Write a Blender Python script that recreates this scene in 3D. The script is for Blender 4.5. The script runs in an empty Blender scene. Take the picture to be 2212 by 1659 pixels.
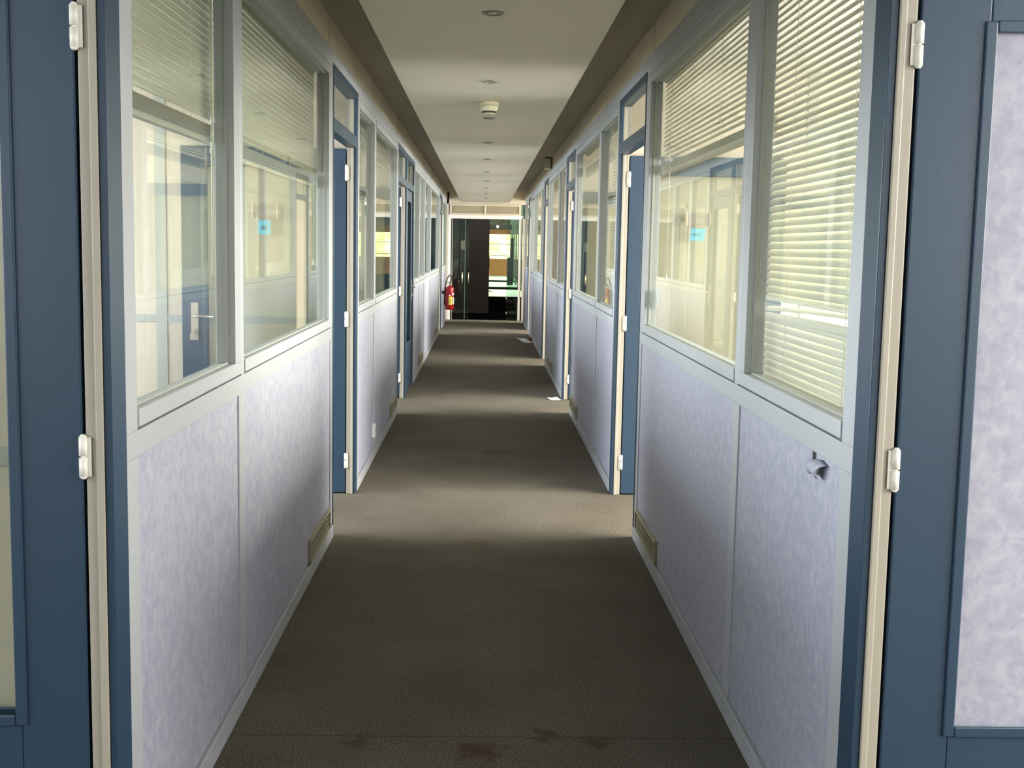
import bpy, bmesh, math, random
from mathutils import Vector, Matrix
random.seed(7)
S = bpy.context.scene
COL = S.collection

# ------------------------------------------------------------------ camera
FPX = 2589.12
cam = bpy.data.cameras.new('camera'); co = bpy.data.objects.new('camera', cam); COL.objects.link(co)
cam.sensor_width = 36.0; cam.lens = FPX * 36.0 / 2212.0; cam.clip_start = 0.05; cam.clip_end = 300
r_ = Vector((0.999553, -0.02313229, 0.01893911)); d_ = Vector((0.01619442, -0.11356061, -0.99339908)); f_ = Vector((0.02513033, 0.99326174, -0.11313523))
M3 = Matrix((r_, -d_, -f_)).transposed()
co.matrix_world = Matrix.Translation((0, 0, 1.48)) @ M3.to_4x4()
S.camera = co

# ------------------------------------------------------------------ world, daylight, exposure
S.view_settings.view_transform = 'Standard'; S.view_settings.look = 'None'
S.view_settings.gamma = 1.0; S.view_settings.use_curve_mapping = False
S.view_settings.exposure = 1.3
w = bpy.data.worlds.new('sky'); S.world = w; w.use_nodes = True
nt = w.node_tree; bg = nt.nodes['Background']
bg.inputs['Color'].default_value = (0.93, 0.97, 1.0, 1); bg.inputs['Strength'].default_value = 3.0

def daylight(x, y0, y1, z0, z1, power, color, sx):
    """sky light just outside a row of exterior windows; power is per square metre"""
    l = bpy.data.lights.new('daylight', 'AREA'); l.shape = 'RECTANGLE'
    l.size = (z1 - z0); l.size_y = abs(y1 - y0)
    l.energy = power * l.size * l.size_y; l.color = color
    o = bpy.data.objects.new('daylight', l); COL.objects.link(o)
    o.location = (x, (y0 + y1) / 2, (z0 + z1) / 2)
    tl_ = math.radians(24); l.spread = math.radians(130)   # skylight arrives from above
    o.rotation_euler = (0, (math.pi / 2 - tl_) * (1 if sx > 0 else -1), 0)
    return o
WARM = (1.0, 0.93, 0.80); COOL = (0.90, 0.95, 1.0)
XL, XR = -0.749, 0.794
XOL, XOR = -4.0, 3.8
YB, YE = -3.0, 24.4
PL, PR = 13.0, 31.0
for a, b, kk in ((-2.95, 2.4, .5), (2.6, 7.05, 1.0), (7.3, 11.6, .9), (11.9, 16.0, .8), (16.3, 21.2, .8), (21.5, 24.3, 1.0)):
    daylight(XOL - 0.50, a, b, 1.1, 2.70, PL * kk * (.38 if a < 0 else 1), COOL, -1)
    daylight(XOR + 0.50, a, b, 1.1, 2.70, PR * kk * (.8 if a < 0 else 1), WARM, 1)
S.cycles.max_bounces = 10; S.cycles.diffuse_bounces = 6; S.cycles.glossy_bounces = 5
S.cycles.transparent_max_bounces = 40; S.cycles.sample_clamp_indirect = 6.0
S.cycles.caustics_reflective = False; S.cycles.caustics_refractive = False

# ------------------------------------------------------------------ materials
def newmat(n):
    m = bpy.data.materials.new(n); m.use_nodes = True
    return m, m.node_tree, m.node_tree.nodes['Principled BSDF']
def plain(n, c, rough=.5, metal=0.0, var=0.0, scale=8.0, bump=0.0, bscale=200.0, spec=.5):
    m, t, p = newmat(n)
    p.inputs['Roughness'].default_value = rough; p.inputs['Metallic'].default_value = metal
    p.inputs['Specular IOR Level'].default_value = spec
    p.inputs['Base Color'].default_value = (*c, 1)
    tc = t.nodes.new('ShaderNodeTexCoord')
    nz = t.nodes.new('ShaderNodeTexNoise'); nz.inputs['Scale'].default_value = scale; nz.inputs['Detail'].default_value = 5
    t.links.new(tc.outputs['Object'], nz.inputs['Vector'])
    mx = t.nodes.new('ShaderNodeMix'); mx.data_type = 'RGBA'
    v = max(var, .02)
    mx.inputs[6].default_value = (*[x * (1 - v) for x in c], 1); mx.inputs[7].default_value = (*[min(1, x * (1 + v)) for x in c], 1)
    t.links.new(nz.outputs['Fac'], mx.inputs[0]); t.links.new(mx.outputs[2], p.inputs['Base Color'])
    if bump:
        n2 = t.nodes.new('ShaderNodeTexNoise'); n2.inputs['Scale'].default_value = bscale
        t.links.new(tc.outputs['Object'], n2.inputs['Vector'])
        b = t.nodes.new('ShaderNodeBump'); b.inputs['Strength'].default_value = bump; b.inputs['Distance'].default_value = .002
        t.links.new(n2.outputs['Fac'], b.inputs['Height']); t.links.new(b.outputs['Normal'], p.inputs['Normal'])
    return m
def ramp(t, stops):
    r = t.nodes.new('ShaderNodeValToRGB'); e = r.color_ramp.elements
    e[0].position, e[0].color = stops[0][0], (*stops[0][1], 1)
    e[1].position, e[1].color = stops[-1][0], (*stops[-1][1], 1)
    for s in stops[1:-1]:
        q = e.new(s[0]); q.color = (*s[1], 1)
    return r
def lilac_mat():
    m, t, p = newmat('lilac_wallpaper'); p.inputs['Roughness'].default_value = .6
    tc = t.nodes.new('ShaderNodeTexCoord')
    n1 = t.nodes.new('ShaderNodeTexNoise'); n1.inputs['Scale'].default_value = 30; n1.inputs['Detail'].default_value = 9; n1.inputs['Roughness'].default_value = .62; n1.inputs['Distortion'].default_value = .5
    n2 = t.nodes.new('ShaderNodeTexNoise'); n2.inputs['Scale'].default_value = 11; n2.inputs['Detail'].default_value = 3; n2.inputs['Distortion'].default_value = .8
    t.links.new(tc.outputs['Object'], n1.inputs['Vector']); t.links.new(tc.outputs['Object'], n2.inputs['Vector'])
    r1 = ramp(t, [(.33, (.29, .30, .38)), (.5, (.345, .35, .43)), (.66, (.41, .415, .475))])
    r2 = ramp(t, [(.3, (.93, .94, .98)), (.7, (1, 1, 1))])
    t.links.new(n1.outputs['Fac'], r1.inputs['Fac']); t.links.new(n2.outputs['Fac'], r2.inputs['Fac'])
    mx = t.nodes.new('ShaderNodeMix'); mx.data_type = 'RGBA'; mx.blend_type = 'MULTIPLY'; mx.inputs[0].default_value = 1
    t.links.new(r1.outputs['Color'], mx.inputs[6]); t.links.new(r2.outputs['Color'], mx.inputs[7]); t.links.new(mx.outputs[2], p.inputs['Base Color'])
    return m
def carpet_mat():
    m, t, p = newmat('heather_carpet'); p.inputs['Roughness'].default_value = .95; p.inputs['Specular IOR Level'].default_value = .1
    tc = t.nodes.new('ShaderNodeTexCoord')
    n1 = t.nodes.new('ShaderNodeTexNoise'); n1.inputs['Scale'].default_value = 210; n1.inputs['Detail'].default_value = 6; n1.inputs['Roughness'].default_value = .7
    n2 = t.nodes.new('ShaderNodeTexNoise'); n2.inputs['Scale'].default_value = 2.2; n2.inputs['Detail'].default_value = 4
    t.links.new(tc.outputs['Object'], n1.inputs['Vector']); t.links.new(tc.outputs['Object'], n2.inputs['Vector'])
    r1 = ramp(t, [(.38, (.030, .027, .022)), (.5, (.112, .102, .084)), (.62, (.26, .238, .195))])
    r2 = ramp(t, [(.35, (.86, .84, .80)), (.65, (1.05, 1.03, 1.0))])
    t.links.new(n1.outputs['Fac'], r1.inputs['Fac']); t.links.new(n2.outputs['Fac'], r2.inputs['Fac'])
    mx = t.nodes.new('ShaderNodeMix'); mx.data_type = 'RGBA'; mx.blend_type = 'MULTIPLY'; mx.inputs[0].default_value = 1
    t.links.new(r1.outputs['Color'], mx.inputs[6]); t.links.new(r2.outputs['Color'], mx.inputs[7])
    cur = mx.outputs[2]
    # worn stains with their own outline
    for (x, y, rad, c) in ((.01, 3.40, .085, (.62, .36, .28)), (.22, 3.52, .055, (.50, .46, .36)), (.36, 3.46, .05, (.6, .52, .44)), (-.35, 3.47, .06, (.7, .66, .6)), (-.02, 5.9, .12, (.86, .8, .7)), (.1, 8.6, .14, (.8, .68, .6))):
        vs = t.nodes.new('ShaderNodeVectorMath'); vs.operation = 'DISTANCE'; vs.inputs[1].default_value = (x, y, 0)
        nd = t.nodes.new('ShaderNodeTexNoise'); nd.inputs['Scale'].default_value = 14; t.links.new(tc.outputs['Object'], nd.inputs['Vector'])
        sc = t.nodes.new('ShaderNodeVectorMath'); sc.operation = 'MULTIPLY_ADD'; sc.inputs[1].default_value = (.16, .16, 0); sc.inputs[2].default_value = (-.08, -.08, 0)
        t.links.new(nd.outputs['Color'], sc.inputs[0])
        ad = t.nodes.new('ShaderNodeVectorMath'); ad.operation = 'ADD'; t.links.new(tc.outputs['Object'], ad.inputs[0]); t.links.new(sc.outputs[0], ad.inputs[1])
        t.links.new(ad.outputs[0], vs.inputs[0])
        mr = t.nodes.new('ShaderNodeMapRange'); mr.inputs[1].default_value = rad * .4; mr.inputs[2].default_value = rad; mr.inputs[3].default_value = .8; mr.inputs[4].default_value = 0
        t.links.new(vs.outputs['Value'], mr.inputs[0])
        m2 = t.nodes.new('ShaderNodeMix'); m2.data_type = 'RGBA'; m2.blend_type = 'MULTIPLY'; m2.inputs[7].default_value = (*c, 1)
        t.links.new(mr.outputs[0], m2.inputs[0]); t.links.new(cur, m2.inputs[6]); cur = m2.outputs[2]
    # carpet seam across the corridor
    sp = t.nodes.new('ShaderNodeSeparateXYZ'); t.links.new(tc.outputs['Object'], sp.inputs[0])
    cp = t.nodes.new('ShaderNodeMath'); cp.operation = 'COMPARE'; cp.inputs[1].default_value = 3.50; cp.inputs[2].default_value = .004
    t.links.new(sp.outputs['Y'], cp.inputs[0])
    sf = t.nodes.new('ShaderNodeMath'); sf.operation = 'MULTIPLY'; sf.inputs[1].default_value = .4; t.links.new(cp.outputs[0], sf.inputs[0])
    m3 = t.nodes.new('ShaderNodeMix'); m3.data_type = 'RGBA'; m3.inputs[7].default_value = (.02, .018, .015, 1)
    t.links.new(sf.outputs[0], m3.inputs[0]); t.links.new(cur, m3.inputs[6]); cur = m3.outputs[2]
    t.links.new(cur, p.inputs['Base Color'])
    b = t.nodes.new('ShaderNodeBump'); b.inputs['Strength'].default_value = .5; b.inputs['Distance'].default_value = .004
    t.links.new(n1.outputs['Fac'], b.inputs['Height']); t.links.new(b.outputs['Normal'], p.inputs['Normal'])
    return m
def glass_mat(n, tint=(.965, .98, .955), refl=1.0):
    """thin clear pane: clear see-through plus a mirror reflection that grows at grazing angles"""
    m = bpy.data.materials.new(n); m.use_nodes = True; t = m.node_tree
    for q in list(t.nodes):
        if q.type == 'BSDF_PRINCIPLED': t.nodes.remove(q)
    out = [q for q in t.nodes if q.type == 'OUTPUT_MATERIAL'][0]
    lw = t.nodes.new('ShaderNodeLayerWeight'); lw.inputs['Blend'].default_value = .5
    pw = t.nodes.new('ShaderNodeMath'); pw.operation = 'POWER'; pw.inputs[1].default_value = 5
    t.links.new(lw.outputs['Facing'], pw.inputs[0])
    ma = t.nodes.new('ShaderNodeMath'); ma.operation = 'MULTIPLY_ADD'; ma.inputs[1].default_value = .75 * refl; ma.inputs[2].default_value = .045 * refl; ma.use_clamp = True
    t.links.new(pw.outputs[0], ma.inputs[0])
    tr = t.nodes.new('ShaderNodeBsdfTransparent'); tr.inputs[0].default_value = (*tint, 1)
    gl = t.nodes.new('ShaderNodeBsdfGlossy'); gl.inputs['Roughness'].default_value = 0.0; gl.inputs['Color'].default_value = (.9, .92, .88, 1)
    mx = t.nodes.new('ShaderNodeMixShader')
    t.links.new(ma.outputs[0], mx.inputs[0]); t.links.new(tr.outputs[0], mx.inputs[1]); t.links.new(gl.outputs[0], mx.inputs[2]); t.links.new(mx.outputs[0], out.inputs['Surface'])
    return m
def slat_mat():
    m, t, p = newmat('blind_slat_enamel'); p.inputs['Base Color'].default_value = (.60, .60, .51, 1); p.inputs['Roughness'].default_value = .45
    tr = t.nodes.new('ShaderNodeBsdfTranslucent'); tr.inputs[0].default_value = (.8, .8, .66, 1)
    mx = t.nodes.new('ShaderNodeMixShader'); mx.inputs[0].default_value = .10
    out = [q for q in t.nodes if q.type == 'OUTPUT_MATERIAL'][0]
    t.links.new(p.outputs[0], mx.inputs[1]); t.links.new(tr.outputs[0], mx.inputs[2]); t.links.new(mx.outputs[0], out.inputs['Surface'])
    return m
GRAY = plain('pale_grey_paint', (.375, .395, .425), .45, var=.03, scale=3)
LILAC = lilac_mat()
BLUE = plain('blue_gloss_paint', (.021, .049, .088), .38, var=.06, scale=4, bump=.12, bscale=60)
CREAMJ = plain('cream_jamb_paint', (.37, .345, .29), .5, var=.04, scale=6)
CREAM = plain('cream_fascia_paint', (.60, .545, .42), .7, var=.05, scale=4)
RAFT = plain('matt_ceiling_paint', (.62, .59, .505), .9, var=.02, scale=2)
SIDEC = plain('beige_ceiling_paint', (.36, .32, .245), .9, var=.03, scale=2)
BEIGE = plain('beige_partition_laminate', (.53, .475, .39), .6, var=.06, scale=5)
RAIL = plain('grey_green_partition_strip', (.35, .37, .34), .5)
CARPET = carpet_mat()
GLASS = glass_mat('window_glass'); DGLASS = glass_mat('door_glass', (.95, .97, .94)); EGLASS = glass_mat('green_edged_glass', (.80, .90, .84))
SLAT = slat_mat()
WHITEM = plain('white_enamel', (.78, .77, .70), .4)
GASKET = plain('dark_gasket', (.05, .05, .05), .6)
GROOVE = plain('grey_groove', (.20, .205, .21), .6)
STEEL = plain('brushed_steel', (.55, .52, .47), .32, metal=.9)
BRASS = plain('pale_brass', (.75, .66, .42), .3, metal=.9)
VENT = plain('beige_vent_plastic', (.36, .34, .235), .5)
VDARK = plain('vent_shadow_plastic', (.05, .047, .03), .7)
BLACK = plain('black_rubber', (.012, .012, .013), .5)
RED = plain('red_gloss_enamel', (.28, .004, .007), .25)
YEL = plain('yellow_label', (.85, .66, .06), .6)
PAPER = plain('white_paper', (.80, .81, .83), .8)
NOTE = plain('blue_sticky_note', (.10, .46, .60), .8)
INK = plain('dark_ink', (.03, .08, .12), .8)
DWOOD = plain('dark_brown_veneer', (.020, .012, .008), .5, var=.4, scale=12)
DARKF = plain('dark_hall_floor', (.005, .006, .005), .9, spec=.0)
LITBAND = plain('pale_teal_light_band', (.36, .56, .47), .35, var=.15, scale=.8)  # daylight on the hall floor, put into the colour
ORANGE = plain('orange_wood', (.60, .27, .09), .5, var=.2, scale=3)
WHITEP = plain('white_gloss_paint', (.80, .80, .78), .4)
HEDGE = plain('yellow_green_foliage', (.62, .66, .30), .8, var=.25, scale=3, bump=.5, bscale=12)

# ------------------------------------------------------------------ mesh helpers
class MB:
    def __init__(s): s.b = bmesh.new(); s.mi = []; s.cur = 0
    def box(s, x0, x1, y0, y1, z0, z1, mi=0):
        v = [s.b.verts.new(c) for c in ((x0, y0, z0), (x1, y0, z0), (x1, y1, z0), (x0, y1, z0), (x0, y0, z1), (x1, y0, z1), (x1, y1, z1), (x0, y1, z1))]
        for q in ((0, 3, 2, 1), (4, 5, 6, 7), (0, 1, 5, 4), (1, 2, 6, 5), (2, 3, 7, 6), (3, 0, 4, 7)):
            f = s.b.faces.new([v[i] for i in q]); f.material_index = mi
        return s
    def cyl(s, a, b, r0, r1=None, n=16, mi=0, smooth=True):
        a, b = Vector(a), Vector(b); r1 = r0 if r1 is None else r1
        d = (b - a).normalized(); u = d.orthogonal().normalized(); w_ = d.cross(u)
        A = [s.b.verts.new(a + r0 * (math.cos(t) * u + math.sin(t) * w_)) for t in [2 * math.pi * i / n for i in range(n)]]
        B = [s.b.verts.new(b + r1 * (math.cos(t) * u + math.sin(t) * w_)) for t in [2 * math.pi * i / n for i in range(n)]]
        for i in range(n):
            f = s.b.faces.new((A[i], A[(i + 1) % n], B[(i + 1) % n], B[i])); f.smooth = smooth; f.material_index = mi
        f = s.b.faces.new(list(reversed(A))); f.material_index = mi
        f = s.b.faces.new(B); f.material_index = mi
        return s
    def lathe(s, cx, cy, prof, n=32, mi=0):
        rings = []
        for r, z in prof:
            rings.append([s.b.verts.new((cx + r * math.cos(2 * math.pi * i / n), cy + r * math.sin(2 * math.pi * i / n), z)) for i in range(n)] if r > 1e-6 else [s.b.verts.new((cx, cy, z))])
        for A, B in zip(rings, rings[1:]):
            for i in range(n):
                if len(A) == 1 and len(B) == 1: continue
                if len(A) == 1: f = s.b.faces.new((A[0], B[(i + 1) % n], B[i]))
                elif len(B) == 1: f = s.b.faces.new((A[i], A[(i + 1) % n], B[0]))
                else: f = s.b.faces.new((A[i], A[(i + 1) % n], B[(i + 1) % n], B[i]))
                f.smooth = True; f.material_index = mi
        return s
    def tube(s, pts, r, n=8, mi=0):
        pts = [Vector(p) for p in pts]; rings = []
        for i, p in enumerate(pts):
            d = (pts[min(i + 1, len(pts) - 1)] - pts[max(i - 1, 0)]).normalized()
            u = d.cross(Vector((.3, .9, .2))).normalized(); w_ = d.cross(u)
            rings.append([s.b.verts.new(p + r * (math.cos(2 * math.pi * k / n) * u + math.sin(2 * math.pi * k / n) * w_)) for k in range(n)])
        for A, B in zip(rings, rings[1:]):
            for i in range(n):
                f = s.b.faces.new((A[i], A[(i + 1) % n], B[(i + 1) % n], B[i])); f.smooth = True; f.material_index = mi
        s.b.faces.new(rings[0]).material_index = mi; s.b.faces.new(rings[-1]).material_index = mi
        return s
    def build(s, name, mats, parent=None, bevel=0.0, recalc=True, origin=None):
        if recalc: bmesh.ops.recalc_face_normals(s.b, faces=s.b.faces)
        if origin is not None:
            bmesh.ops.translate(s.b, verts=s.b.verts, vec=-Vector(origin))
        me = bpy.data.meshes.new(name); s.b.to_mesh(me); s.b.free()
        if not isinstance(mats, (list, tuple)): mats = [mats]
        for m in mats: me.materials.append(m)
        o = bpy.data.objects.new(name, me); COL.objects.link(o)
        if origin is not None: o.location = origin
        if parent is not None:
            o.parent = parent
            if origin is None: o.location = -parent_off(parent)
            else: o.location = Vector(origin) - parent_off(parent)
        if bevel:
            md = o.modifiers.new('bevel', 'BEVEL'); md.width = bevel; md.segments = 2; md.limit_method = 'ANGLE'
        return o
def parent_off(p):
    v = Vector((0, 0, 0))
    while p is not None:
        v += p.location; p = p.parent
    return v
def tag(o, label=None, cat=None, group=None, kind=None):
    if label: o['label'] = label
    if cat: o['category'] = cat
    if group: o['group'] = group
    if kind: o['kind'] = kind
    return o
def empty(name, loc, label=None, cat=None, group=None, kind=None):
    o = bpy.data.objects.new(name, None); COL.objects.link(o); o.location = loc; o.empty_display_size = .1
    return tag(o, label, cat, group, kind)

class Side:
    """d = depth into the wall (0 at corridor face, positive towards the rooms)"""
    def __init__(s, xw, sg): s.xw, s.sg = xw, sg
    def x(s, d): return s.xw + s.sg * d
    def box(s, mb, d0, d1, y0, y1, z0, z1, mi=0):
        a, b = s.x(d0), s.x(d1); mb.box(min(a, b), max(a, b), y0, y1, z0, z1, mi); return mb
L = Side(XL, -1); R = Side(XR, 1)

# ------------------------------------------------------------------ floor, ceiling
ZC = 2.56
m = MB(); m.box(XOL, XOR, YB, YE + .06, -.1, 0)
tag(m.build('floor', CARPET), 'grey-brown carpet running down the corridor and through the doorways', kind='structure')
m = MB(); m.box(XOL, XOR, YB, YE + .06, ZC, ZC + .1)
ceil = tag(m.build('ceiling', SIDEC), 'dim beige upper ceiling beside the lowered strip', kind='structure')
for xa, xb in ((XOL, XL - .06), (XR + .06, XOR)):
    m = MB(); m.box(xa, xb, YB, YE, ZC - .012, ZC - .002); m.build('room_ceiling', WHITEP, ceil)
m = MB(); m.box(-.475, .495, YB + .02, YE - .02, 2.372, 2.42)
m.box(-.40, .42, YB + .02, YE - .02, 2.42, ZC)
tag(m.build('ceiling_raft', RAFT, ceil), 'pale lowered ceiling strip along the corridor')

# ------------------------------------------------------------------ corridor partitions
TW = .055
ZB, Z1, Z2, ZG0, ZG1, ZH0, ZF = .07, 1.01, 1.068, 1.115, 2.28, 2.335, 2.42
wallL = empty('wall_left', (XL, 0, 0), 'left corridor partition of grey frames over lilac panels', kind='structure')
wallR = empty('wall_right', (XR, 0, 0), 'right corridor partition of grey frames over lilac panels', kind='structure')
# module lists: ('w',y0,y1) window bay, ('d',y0,y1) door bay, ('s') solid
ML = [('w', -3.0, -1.9), ('w', -1.9, .05), ('d', 1.30, 2.515), ('w', 2.515, 3.735), ('w', 3.735, 5.99), ('d', 5.99, 7.16), ('w', 7.16, 8.32), ('w', 8.32, 10.49),
      ('d', 10.49, 11.70), ('d', 11.70, 12.87), ('w', 12.87, 14.02), ('w', 14.02, 15.26), ('w', 15.26, 16.95), ('w', 16.95, 20.15), ('d', 20.15, 21.40), ('w', 21.40, 23.95)]
MR = [('w', -3.0, -1.9), ('w', -1.9, .05), ('d', 1.30, 2.50), ('w', 2.50, 3.69), ('w', 3.69, 6.04), ('d', 6.04, 7.235), ('w', 7.235, 8.44), ('w', 8.44, 10.70),
      ('d', 10.70, 11.82), ('w', 11.82, 12.99), ('w', 12.99, 15.08), ('d', 15.08, 16.15), ('w', 16.15, 16.95), ('w', 16.95, 19.2), ('w', 19.2, 20.68), ('d', 20.68, 21.72), ('w', 21.72, 23.72)]
winN = [0]; doorN = [0]; winobj = {}; doorobj = {}
WL = {('L', 2): ('tall narrow glazed bay nearest on the left, blind lowered halfway', ), }
def window_bay(sd, key, wall, y0, y1, label, near_door, far_door):
    """lower lilac panel, rails and a recessed glazed frame; the far stile, groove and post show towards the viewer"""
    pn_ = .092 if near_door else .042
    pf = .065 if far_door else .004
    lf_ = .072 if far_door else .042
    p = MB(); sd.box(p, .006, TW - .006, y0 + pn_, y1 - lf_, ZB, Z1)
    pnl = p.build('wall_panel', LILAC, wall)
    g = MB()
    sd.box(g, 0, TW, y0, y1, Z1, Z2)                        # sill rail
    sd.box(g, 0, TW, y0, y1, ZH0, ZF)                       # head rail
    sd.box(g, 0, TW, y0, y0 + pn_, ZB, Z1); sd.box(g, 0, TW, y1 - lf_, y1, ZB, Z1)
    sd.box(g, 0, TW, y0, y0 + pn_, Z2, ZH0); sd.box(g, 0, TW, y1 - pf, y1, Z2, ZH0)
    g.build('wall_frame', GRAY, wall, bevel=.003)
    winN[0] += 1
    wn = empty('window_%d' % winN[0], (sd.xw, y0, Z2), label, kind='structure')
    gw = .018
    a, b, z0, z1 = y0 + pn_, y1 - pf - gw, Z2 + .007, ZH0 - .007
    A, B_, C, D = a, b - .085, z0 + .040, z1 - .045
    f = MB()
    sd.box(f, -.004, TW, a, b, z0, C); sd.box(f, -.004, TW, a, b, D, z1); sd.box(f, -.004, TW, B_, b, C, D)
    f.build('window_frame', GRAY, wn, bevel=.002)
    q = MB()
    for (aa, bb, cc, dd) in ((a, y1 - pf, Z2, z0), (a, y1 - pf, z1, ZH0), (b, y1 - pf, z0, z1)):
        sd.box(q, .012, TW - .01, aa, bb, cc, dd)
    q.build('frame_groove', GROOVE, wn)
    gl = MB(); sd.box(gl, .024, .028, A - .004, B_ + .004, C - .004, D + .004)
    gl.build('glass_pane', GLASS, wn)
    gk = MB(); t_ = .004
    for (aa, bb, cc, dd) in ((A, B_, C, C + t_), (A, B_, D - t_, D), (A, A + t_, C, D), (B_ - t_, B_, C, D)):
        sd.box(gk, .018, .024, aa, bb, cc, dd)
    gk.build('glazing_bead', RAIL, wn)
    winobj[key] = (wn, A, B_, C, D)
    return pnl

def hinge(sd, parent, yj, z):
    x = sd.x(.056); m_ = MB()
    m_.cyl((x, yj - .004, z + .002), (x, yj - .004, z + .040), .0085, n=12); m_.cyl((x, yj - .004, z + .040), (x, yj - .004, z + .046), .0085, .004, n=12)
    m_.cyl((x, yj - .004, z - .040), (x, yj - .004, z - .002), .0085, n=12); m_.cyl((x, yj - .004, z - .046), (x, yj - .004, z - .040), .004, .0085, n=12)
    m_.cyl((x, yj - .004, z - .002), (x, yj - .004, z + .002), .005, n=8)
    sd.box(m_, .040, .056, yj - .004, yj - .002, z - .04, z + .04)
    return m_.build('hinge', WHITEM, parent)

def door_bay(sd, key, wall, y0, y1, label, leaf='open', leafw=.955, infill='glass', stile=.136, near_hinge=False, faceW=.095):
    """blue frame with transom; the leaf hangs at the far jamb"""
    doorN[0] += 1
    dn = empty('door_%d' % doorN[0], (sd.xw, y1, 0), label, kind='structure')
    ya, yb = y0 + .004, y1
    g = MB()
    sd.box(g, 0, TW, y0, yb, 2.356, ZF)
    g.build('wall_frame', GRAY, wall, bevel=.003)
    f = MB()
    yf = y1 - faceW + .03
    yn = ya + .028
    sd.box(f, -.003, .014, yf - .03, yb, 0, 2.356)       # far face board
    sd.box(f, -.003, .014, ya, yn, 0, 2.356)
    sd.box(f, -.003, TW, yn, yf - .03, 2.310, 2.356)
    sd.box(f, -.003, TW, yn, yf - .03, 2.035, 2.100)
    f.build('door_frame', BLUE, dn, bevel=.002)
    j = MB()
    yj = yf - .03
    sd.box(j, .014, .052, yj, yb, 0, 2.356)
    sd.box(j, .014, .052, ya, yn, 0, 2.356)
    sd.box(j, .014, .030, yj - .006, yj, 0, 2.035)        # stop bead
    j.build('jamb', CREAMJ, dn, bevel=.003)
    t = MB(); sd.box(t, .028, .032, yn, yj, 2.100, 2.310)
    t.build('transom_pane', GLASS, dn)
    doorobj[key] = (dn, yn, yj)
    if leaf == 'none': return dn
    # leaf in local frame: u = from hinge outward, v = thickness, then mapped
    open_ = (leaf == 'open')
    W_ = leafw if open_ else (yj - yn - .006)
    def lbox(mb, u0, u1, v0, v1, z0, z1, mi=0):
        if open_:   # u -> depth into room, v -> towards -Y (corridor face)
            sd.box(mb, .058 + u0, .058 + u1, yj + .036 - v1, yj + .036 - v0, z0, z1, mi)
        elif near_hinge:
            sd.box(mb, .052 - v1, .052 - v0, yn + .003 + u0, yn + .003 + u1, z0, z1, mi)
        else:
            sd.box(mb, .052 - v1, .052 - v0, yj - .003 - u1, yj - .003 - u0, z0, z1, mi)
    T_ = .038; sw = stile
    lf = MB()
    lbox(lf, 0, sw, 0, T_, .008, 2.03); lbox(lf, W_ - sw, W_, 0, T_, .008, 2.03)
    lbox(lf, sw, W_ - sw, 0, T_, 1.93, 2.03); lbox(lf, sw, W_ - sw, 0, T_, .008, .485)
    # moulding bead around the infill, both faces
    for v0, v1 in ((T_ - .001, T_ + .006), (-.006, .001)):
        if not open_ and v1 > T_: v0, v1 = T_ - .004, T_ + .002
        lbox(lf, sw - .012, sw + .012, v0, v1, .475, 1.94); lbox(lf, W_ - sw - .012, W_ - sw + .012, v0, v1, .475, 1.94)
        lbox(lf, sw + .012, W_ - sw - .012, v0, v1, 1.918, 1.942); lbox(lf, sw + .012, W_ - sw - .012, v0, v1, .473, .497)
    lo = lf.build('door_leaf', BLUE, dn, bevel=.003)
    pn = MB()
    if infill == 'glass':
        lbox(pn, sw, W_ - sw, .016, .020, .485, 1.93); pn.build('glass_pane', DGLASS, lo)
    else:
        lbox(pn, sw, W_ - sw, .012, .026, .485, 1.93); pn.build('infill_panel', LILAC, lo)
    # handle on the corridor face
    def P(u, v, z):
        if open_: return (sd.x(.058 + u), yj + .036 - v, z)
        if near_hinge: return (sd.x(.052 - v), yn + .003 + u, z)
        return (sd.x(.052 - v), yj - .003 - u, z)
    hu = W_ - .075
    hm = MB(); lbox(hm, hu - .021, hu + .021, T_, T_ + .008, .905, 1.125)
    hm.cyl(P(hu, T_, 1.048), P(hu, T_ + .045, 1.048), .008); hm.tube([P(hu, T_ + .042, 1.048), P(hu - .02, T_ + .046, 1.048), P(hu - .12, T_ + .044, 1.046)], .0075)
    hm.cyl(P(hu, T_ + .006, .962), P(hu, T_ + .018, .962), .011)
    hm.build('door_handle', STEEL, lo)
    if open_:
        lm = MB(); lbox(lm, W_, W_ + .006, .012, .026, 1.05, 1.08); lm.build('latch', STEEL, lo)
        for z in (.20, 1.042, 1.892): hinge(sd, lo, yj, z)
    return dn, lo, P, T_, W_

labL = {2: ('d', 'nearest blue door on the left, swung open, glass infill cut by the picture edge'),
        3: 'first glazed bay on the left, blind lowered halfway over a blue door behind',
        4: 'wide second glazed bay on the left, lowered blind and blue sticky note behind it',
        5: 'second blue-framed doorway on the left, its leaf swung open against the beige partition',
        6: 'narrow glazed bay just past the second left doorway, slatted blind in its top',
        7: 'wide glazed bay on the left mirroring the far glass doors',
        8: 'open blue-framed doorway on the left, third from the viewer',
        9: 'closed blue glazed door on the left with long steel handle plate',
        10: 'narrow glazed bay on the left just past the closed blue door',
        11: 'narrow glazed bay on the left above the third skirting vent',
        12: 'glazed bay on the left over the brightly lit white-looking panel',
        13: 'long glazed bay on the left before the last left doorway',
        14: 'last blue-framed doorway on the left, near the fire extinguisher',
        15: 'last glazed bay on the left, beside the fire extinguisher',
        0: 'glazed bay on the left behind the viewer, furthest back', 1: 'glazed bay on the left just behind the viewer'}
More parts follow.
